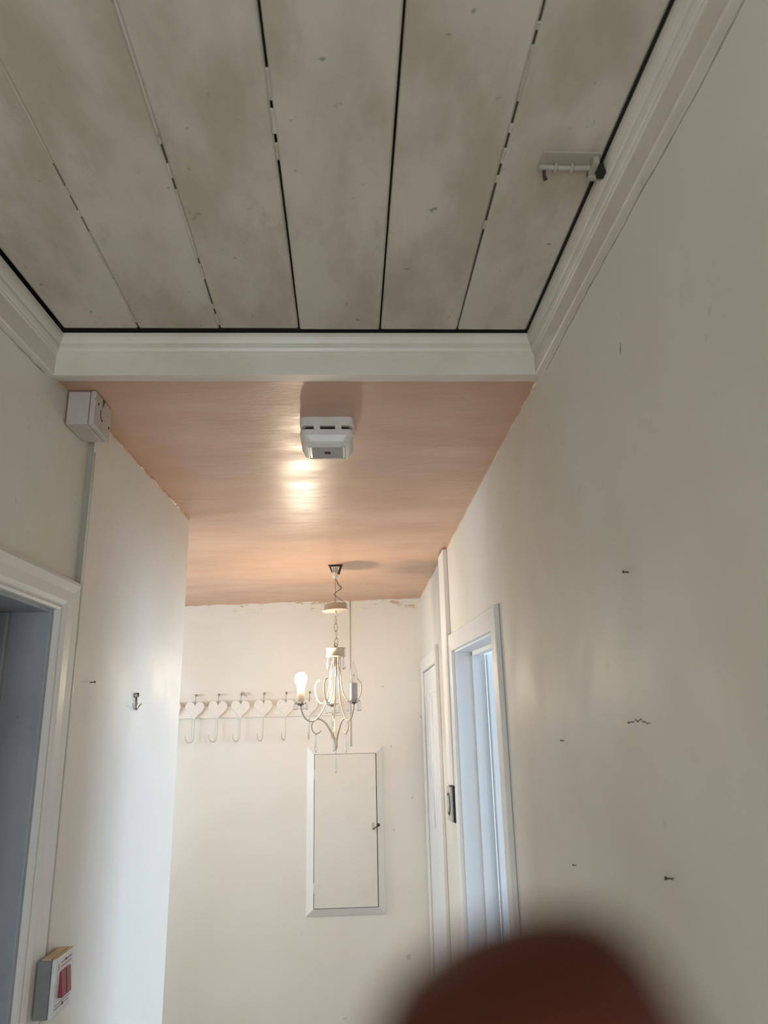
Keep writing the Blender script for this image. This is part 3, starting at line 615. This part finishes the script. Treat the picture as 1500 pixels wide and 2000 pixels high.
hx = [-1.062, -0.924, -0.787, -0.652, -0.515, -0.381, -0.240, -0.105]
h0 = MB().add(vs, fs).build('heart', 'heart', None, recalc=True); k0 = hook_mesh().build('hook', 'hook', None); p0 = peg_mesh().build('hanging_loop', 'brass', None)
for i, x in enumerate(hx):
    if i == 0: h, k, p = h0, k0, p0
    else:
        h, k, p = h0.copy(), k0.copy(), p0.copy()
        for o in (h, k, p): C.objects.link(o)
    k.location = (0, HY - 0.008, 0); k.rotation_euler = (0, 0, math.radians(-(62, 62, 58, 50, 34, 22, 4, 0)[i]))
    h.parent = rk; h.matrix_parent_inverse = Matrix.Translation(-Vector(rk.location)); k.parent = h; p.parent = h
    h.location = (x, 0, 0.087 + 0.001 * i - 0.003); h.rotation_euler = (0, 0, 0)
# curled paper scrap on the fourth peg
o = MB().prism([(-0.652, YE - 0.022, 0.246), (-0.640, YE - 0.020, 0.250), (-0.622, YE - 0.014, 0.232), (-0.618, YE - 0.012, 0.215), (-0.630, YE - 0.016, 0.226), (-0.650, YE - 0.021, 0.232)], (0, -0.002, 0)).build('ribbon_scrap', 'lamp_grey', rk)

# ------------------------------------------------------------------ small fixings and marks on the walls
def nail(x, y, z, d, label, l=0.012, r_=0.002, mat='rust'):
    d = Vector(d); p = Vector((x, y, z)); m_ = MB(); m_.tube([p - d * 0.004, p + d * l * 0.8, p + d * l * 0.82, p + d * l], [r_ * 0.6, r_ * 0.6, r_ * 1.5, r_ * 1.3], 8)
    return tag(m_.build('nail', mat), label, 'nail', 'nails left in the hall walls')
NR = (-1, 0, 0.12); RW = {}
# (right wall spots: y along the hall, height)
nail(XR, 1.155, 0.2385, NR, 'small crossed nail, the highest one on the right wall', 0.010, 0.0018)
tag(MB().tube([(XR - 0.006, 1.163, 0.240), (XR - 0.006, 1.147, 0.238)], 0.0010, 5).build('wire_stub', 'rust'), 'short wire stub crossing the nail on the right wall', 'wire')
nail(XR, 1.125, -0.2085, NR, 'nail low on the right wall, below the wavy plaster crack', 0.012, 0.0019)
nail(XR, 1.617, -0.0275, NR, 'tiny nail between the wavy plaster crack and the open doorway', 0.008, 0.0014)
nail(XR, 1.607, -0.267, NR, 'tiny nail just above the blurred fingertip, right of the doorway', 0.008, 0.0012)
r2 = random.Random(5); pts = []; 
for k in range(14):
    y = 1.237 - k * 0.100 / 13; pts.append((XR, y, 0.004 + (0.004 if 4 < k < 9 else 0) + r2.uniform(-0.0022, 0.0022)))
ribbon('plaster_crack', pts, 0.0011, (-0.0006, 0, 0), wall_right, 'crack', 8, 0.7)
ribbon('scuff', [(XR, 1.080, 0.590), (XR, 1.077, 0.600), (XR, 1.074, 0.611)], 0.0038, (-0.0004, 0, 0), wall_right, 'scuff', 3, 0.4)
# picture hook on the panel wall
ph = empty('picture_hook', (xp(2.26), 2.26, 0.10), 'small twin-screw metal picture hook on the white partition', 'hook')
px_ = xp(2.26)
MB().lathe([(0.0, 0.006), (0.006, 0.005), (0.007, 0.0)], (px_, 2.245, 0.117), 12, 'x').build('screw', 'steel', ph); MB().lathe([(0.0, 0.006), (0.006, 0.005), (0.007, 0.0)], (px_, 2.272, 0.119), 12, 'x').build('screw', 'rust', ph)
MB().tube([(px_ + 0.003, 2.258, 0.120), (px_ + 0.004, 2.258, 0.088), (px_ + 0.007, 2.258, 0.076)], 0.0028, 6).build('stem', 'steel', ph)
MB().tube([(px_ + 0.012, 2.238, 0.094), (px_ + 0.005, 2.250, 0.080), (px_ + 0.004, 2.258, 0.076), (px_ + 0.005, 2.266, 0.080), (px_ + 0.012, 2.280, 0.094)], 0.002, 6).build('prong', 'brass', ph)
nail(xp(1.905), 1.905, 0.132, (1, 0, 0.1), 'lone nail near the left edge of the white partition', 0.012, 0.002)

# ------------------------------------------------------------------ chandelier
AX, AY = -0.062, 3.60
ch = empty('chandelier', (AX, AY, 0.80), 'cream scrolled chandelier with crystal drops, one bulb lit', 'chandelier')
Zc = pz(AX, AY)
# ceiling fixing
cf = empty('ceiling_hook', (AX, AY, Zc), 'dark metal ceiling bracket and terminal block above the chandelier', 'bracket')
m_ = MB(); m_.prism([(AX - 0.038, AY, Zc), (AX + 0.038, AY, Zc), (AX + 0.030, AY, Zc - 0.008), (AX - 0.030, AY, Zc - 0.008)], (0, 0.012, 0)); m_.prism([(AX - 0.032, AY, Zc - 0.006), (AX - 0.022, AY, Zc - 0.006), (AX - 0.012, AY, Zc - 0.040), (AX - 0.018, AY, Zc - 0.040)], (0, 0.012, 0))
m_.prism([(AX + 0.022, AY, Zc - 0.006), (AX + 0.034, AY, Zc - 0.006), (AX + 0.020, AY, Zc - 0.050), (AX + 0.010, AY, Zc - 0.046)], (0, 0.012, 0)); m_.build('bracket', 'rust', cf, 0.001)
MB().box((AX - 0.016, AY - 0.006, Zc - 0.043), (AX + 0.012, AY + 0.012, Zc - 0.014)).build('terminal_block', 'lamp_grey', cf, 0.003)
MB().lathe([(0.004, -0.072), (0.012, -0.066), (0.013, -0.056), (0.007, -0.046), (0.010, -0.040)], (AX, AY, Zc), 12).build('connector_cap', 'plastic', cf)
# suspension
MB().tube([(AX, AY, Zc - 0.065), (AX - 0.001, AY, 0.60)], 0.0014, 6).build('suspension_wire', 'wire', ch)
for k, ph_ in enumerate((0, 0.005)):
    MB().tube(catmull([(AX, AY, Zc - 0.066), (AX + 0.018 - ph_, AY + 0.01, 0.700), (AX + 0.030 + ph_ * 0.3, AY + 0.006, 0.688 - ph_), (AX + 0.008, AY - 0.004, 0.665), (AX - 0.007, AY - 0.01, 0.650), (AX + 0.004, AY - 0.006, 0.640),
                       (AX + 0.030, AY, 0.622), (AX + 0.052, AY, 0.603), (AX + 0.030, AY, 0.597 + ph_ * 0.3), (AX + 0.012, AY, 0.594)], 6), 0.0014, 6).build('flex', 'wire', ch)
tilt = 0.06
def tz(x): return tilt * (x - AX)
m_ = MB(); m_.lathe([(0.064, 0.569), (0.066, 0.571), (0.064, 0.5735), (0.0565, 0.5745), (0.056, 0.601), (0.052, 0.603)], (AX, AY, 0), 32)
m_.v = [(x, y, z + tz(x)) for x, y, z in m_.v]; m_.build('canopy', 'lamp_cream', ch)
m_ = MB(); m_.lathe([(0.003, 0.556), (0.006, 0.560), (0.008, 0.574)], (AX, AY, 0), 12); m_.tube([(AX + 0.009 * math.sin(a), AY, 0.548 + 0.009 * math.cos(a)) for a in [k * 2 * math.pi / 14 for k in range(14)]], 0.0018, 6, closed=True); m_.build('canopy_hook', 'lamp_cream', ch)
def ring_link(c, hw, hh, ang, r_=0.0018):
    pts = []
    for k in range(18):
        a = 2 * math.pi * k / 18; u = hw * math.cos(a); v = hh * math.sin(a); pts.append((c[0] + u * math.cos(ang), c[1] + u * math.sin(ang), c[2] + v))
    return MB().tube(pts, r_, 6, closed=True)
for k in range(4):
    zc_ = 0.524 - k * 0.0355
    ring_link((AX + 0.001 * k, AY, zc_), 0.0085, 0.0215, 0.25 if k % 2 else 1.15).build('chain_link', 'brass', ch)
ring_link((AX, AY, 0.404), 0.008, 0.009, 0.3).build('top_ring', 'brass', ch)
MB().lathe([(0.034, 0.347), (0.046, 0.348), (0.047, 0.351), (0.0445, 0.354), (0.044, 0.384), (0.047, 0.387), (0.046, 0.390), (0.012, 0.393), (0.005, 0.398), (0.004, 0.402)], (AX, AY, 0), 32).build('collar', 'lamp_cream', ch)
MB().lathe([(0.006, 0.255), (0.009, 0.27), (0.007, 0.30), (0.008, 0.35)], (AX, AY, 0), 14).build('centre_stem', 'lamp_cream', ch)
def rad(path, deg, n=6):
    a = math.radians(deg); return catmull([(AX + r_ * math.cos(a), AY + r_ * math.sin(a), z) for r_, z in path], n)
ARM = [(0.024, 0.352), (0.026, 0.27), (0.033, 0.19), (0.055, 0.115), (0.088, 0.066), (0.118, 0.052), (0.146, 0.066), (0.163, 0.098), (0.168, 0.128)]
SCR = [(0.020, 0.352), (0.022, 0.27), (0.032, 0.19), (0.052, 0.148), (0.076, 0.132), (0.102, 0.146), (0.119, 0.182), (0.120, 0.218), (0.106, 0.240), (0.094, 0.240)]
LOW = [(0.002, -0.062), (0.008, -0.030), (0.026, 0.008), (0.050, 0.044), (0.078, 0.061), (0.102, 0.055), (0.115, 0.033), (0.111, 0.010), (0.095, -0.003), (0.078, 0.002), (0.071, 0.011)]
def drop(m_, x, y, z, l, w_):
    """faceted drop hanging from (x, y, z)"""
    m_.lathe([(0.0, 0), (w_ * 0.35, -l * 0.03), (w_ * 0.35, -l * 0.10), (w_ * 0.15, -l * 0.14)], (x, y, z), 6); m_.lathe([(w_ * 0.15, -l * 0.14), (w_ * 0.5, -l * 0.26), (w_, -l * 0.80), (w_ * 0.55, -l * 0.93), (0.0003, -l)], (x, y, z), 6)
    for q in range(len(m_.sm)): m_.sm[q] = False
ANG = {'lit': 195, 'clear': 300, 'back': 97}
for nm, deg in ANG.items():
    a = math.radians(deg); ex, ey = AX + 0.168 * math.cos(a), AY + 0.168 * math.sin(a)
    pts = rad(ARM, deg); arm = MB().tube(pts, 0.0036, 8).build('lamp_arm', 'lamp_cream', ch)
    pts = rad(LOW, deg); kk = len(pts); MB().tube(pts, [0.0065 - 0.0035 * min(1, i / (kk * 0.5)) for i in range(kk)], 8).build('lower_scroll', 'lamp_cream', ch)
    cup = MB().lathe([(0.004, 0.120), (0.010, 0.124), (0.026, 0.132), (0.029, 0.137), (0.027, 0.138), (0.012, 0.134), (0.012, 0.136)], (ex, ey, 0), 20).build('drip_cup', 'crystal', None); cup.parent = arm
    cup.parent = ch; cup.matrix_parent_inverse = Matrix.Translation(-Vector(ch.location))
    slv = MB().lathe([(0.0175, 0.136), (0.0178, 0.140), (0.0172, 0.212), (0.0155, 0.215), (0.010, 0.215)], (ex, ey, 0), 20).build('candle_sleeve', 'lamp_grey' if nm == 'clear' else 'lamp_cream', ch)
    for k in range(7):
        b2 = a + k * 2 * math.pi / 7; qx, qy = ex + 0.028 * math.cos(b2), ey + 0.028 * math.sin(b2)
        m_ = MB(); m_.tube([(qx, qy, 0.139), (qx + 0.003 * math.cos(b2), qy + 0.003 * math.sin(b2), 0.128)], 0.0008, 5)
        o = m_.build('drop_wire', 'brass', None); m2 = MB(); drop(m2, qx + 0.003 * math.cos(b2), qy + 0.003 * math.sin(b2), 0.130, 0.040 if nm != 'lit' else 0.026, 0.0055); d_ = m2.build('crystal_drop', 'crystal', ch); o.parent = d_
        o.matrix_parent_inverse = Matrix.Identity(4)
    a2 = math.radians(deg); hx_, hy_ = AX + 0.095 * math.cos(a2), AY + 0.095 * math.sin(a2)
    m2 = MB(); drop(m2, hx_, hy_, -0.008, 0.080, 0.0085); d_ = m2.build('crystal_drop', 'crystal', ch)
    o = ring_link((hx_, hy_, -0.007), 0.003, 0.005, 0.5, 0.0009).build('drop_wire', 'brass', None); o.parent = d_
    if nm == 'lit':
        MB().lathe([(0.008, 0.205), (0.013, 0.212), (0.021, 0.220), (0.0262, 0.232), (0.0278, 0.244), (0.026, 0.258), (0.0195, 0.268), (0.010, 0.2735), (0.0005, 0.275)], (ex, ey, 0), 24).build('lit_bulb', 'lit', ch)
        LX, LY = ex, ey
    elif nm == 'clear':
        bl = MB().lathe([(0.011, 0.205), (0.0125, 0.218), (0.0165, 0.235), (0.0175, 0.248), (0.0155, 0.268), (0.0105, 0.288), (0.005, 0.302), (0.0005, 0.309)], (ex, ey, 0), 24).build('clear_candle_bulb', 'glass', ch)
        o = MB().tube(catmull([(ex - 0.004, ey, 0.215), (ex - 0.005, ey, 0.245), (ex - 0.001, ey, 0.255), (ex + 0.001, ey, 0.244), (ex + 0.005, ey, 0.254), (ex + 0.004, ey, 0.215)], 4), 0.0007, 5).build('filament', 'steel', None); o.parent = bl
for deg in (245, 2, 146):
    MB().tube(rad(SCR, deg), 0.0034, 8).build('inner_scroll', 'lamp_cream', ch)
for k in range(8):
    a = 0.35 + k * 2 * math.pi / 8; m2 = MB(); drop(m2, AX + 0.040 * math.cos(a), AY + 0.040 * math.sin(a), 0.349, 0.062, 0.0075); m2.build('crystal_drop', 'crystal', ch)
MB().lathe([(0.0015, -0.085), (0.003, -0.078), (0.008, -0.068), (0.009, -0.058), (0.004, -0.045)], (AX + 0.0, AY, 0), 12).build('finial', 'lamp_cream', ch)
MB().tube([(AX, AY, -0.082), (AX, AY, -0.104)], 0.0009, 5).build('drop_wire', 'brass', ch)
m2 = MB(); drop(m2, AX, AY, -0.098, 0.082, 0.0095); m2.build('crystal_drop', 'crystal', ch)

# ------------------------------------------------------------------ the photographer's hand, fingertip just in front of the lens
def cw(r_, u_, f_):        # metres right, up, forward of the lens
    return CAM_R * r_ + CAM_U * u_ + CAM_F * f_
hroot = empty('hand', (0.02, 0.03, -0.12), 'blurred dark fingertip poking up in front of the lens', 'hand')
def skin(name, chains, parent, sub=2):
    """one continuous skinned surface: chains of (point, radius); the first point of a later chain may repeat an earlier point"""
    vs, rs, es, idx = [], [], [], {}
    for c_ in chains:
        prev = None
        for p, r_ in c_:
            key = tuple(round(t, 5) for t in p)
            if key not in idx: idx[key] = len(vs); vs.append(cw(*p) + Vector((0, 0, EYE))); rs.append(r_)
            if prev is not None: es.append((prev, idx[key]))
            prev = idx[key]
    me = bpy.data.meshes.new(name); me.from_pydata(vs, es, []); o = link(name, me, 'skin')
    md = o.modifiers.new('skin', 'SKIN'); md.use_smooth_shade = True
    for i, sv_ in enumerate(me.skin_vertices[0].data): sv_.radius = (rs[i], rs[i]); sv_.use_root = (i == 0)
    s_ = o.modifiers.new('sub', 'SUBSURF'); s_.levels = sub; s_.render_levels = sub
    o.parent = parent; o.matrix_parent_inverse = Matrix.Translation(-Vector(parent.location)); return o
W0 = (0.060, -0.175, -0.040)
palm = (0.050, -0.120, -0.012)
K = [(0.020, -0.086, 0.012), (0.040, -0.082, 0.010), (0.060, -0.086, 0.006), (0.078, -0.096, 0.000)]
skin('hand_skin', [
    [((0.078, -0.250, -0.086), 0.024), (W0, 0.024), (palm, 0.027)],
    [(palm, 0.027), (K[0], 0.0135), ((0.0165, -0.056, 0.030), 0.0118), ((0.0118, -0.040, 0.037), 0.0104), ((0.0072, -0.0280, 0.0405), 0.0096), ((0.0058, -0.0240, 0.0410), 0.0082)],
    [(palm, 0.027), (K[1], 0.0135), ((0.040, -0.066, 0.036), 0.0105), ((0.036, -0.078, 0.056), 0.0092), ((0.032, -0.094, 0.060), 0.0078)],
    [(palm, 0.027), (K[2], 0.0130), ((0.060, -0.074, 0.030), 0.0100), ((0.056, -0.088, 0.048), 0.0088), ((0.051, -0.102, 0.050), 0.0074)],
    [(palm, 0.027), (K[3], 0.0115), ((0.078, -0.088, 0.022), 0.0086), ((0.073, -0.100, 0.038), 0.0076), ((0.068, -0.112, 0.038), 0.0064)],
    [(palm, 0.027), ((0.022, -0.136, 0.000), 0.0150), ((0.000, -0.120, 0.014), 0.0118), ((-0.012, -0.098, 0.024), 0.0100), ((-0.016, -0.086, 0.028), 0.0080)],
], hroot)
# sleeve cuff at the wrist
m_ = MB(); p0_, p1_ = cw(0.061, -0.180, -0.043), cw(0.085, -0.290, -0.110)
m_.tube([p0_, p0_.lerp(p1_, 0.05), p0_.lerp(p1_, 0.4), p1_], [0.033, 0.036, 0.040, 0.046], 20); m_.build('sleeve', 'black', hroot)
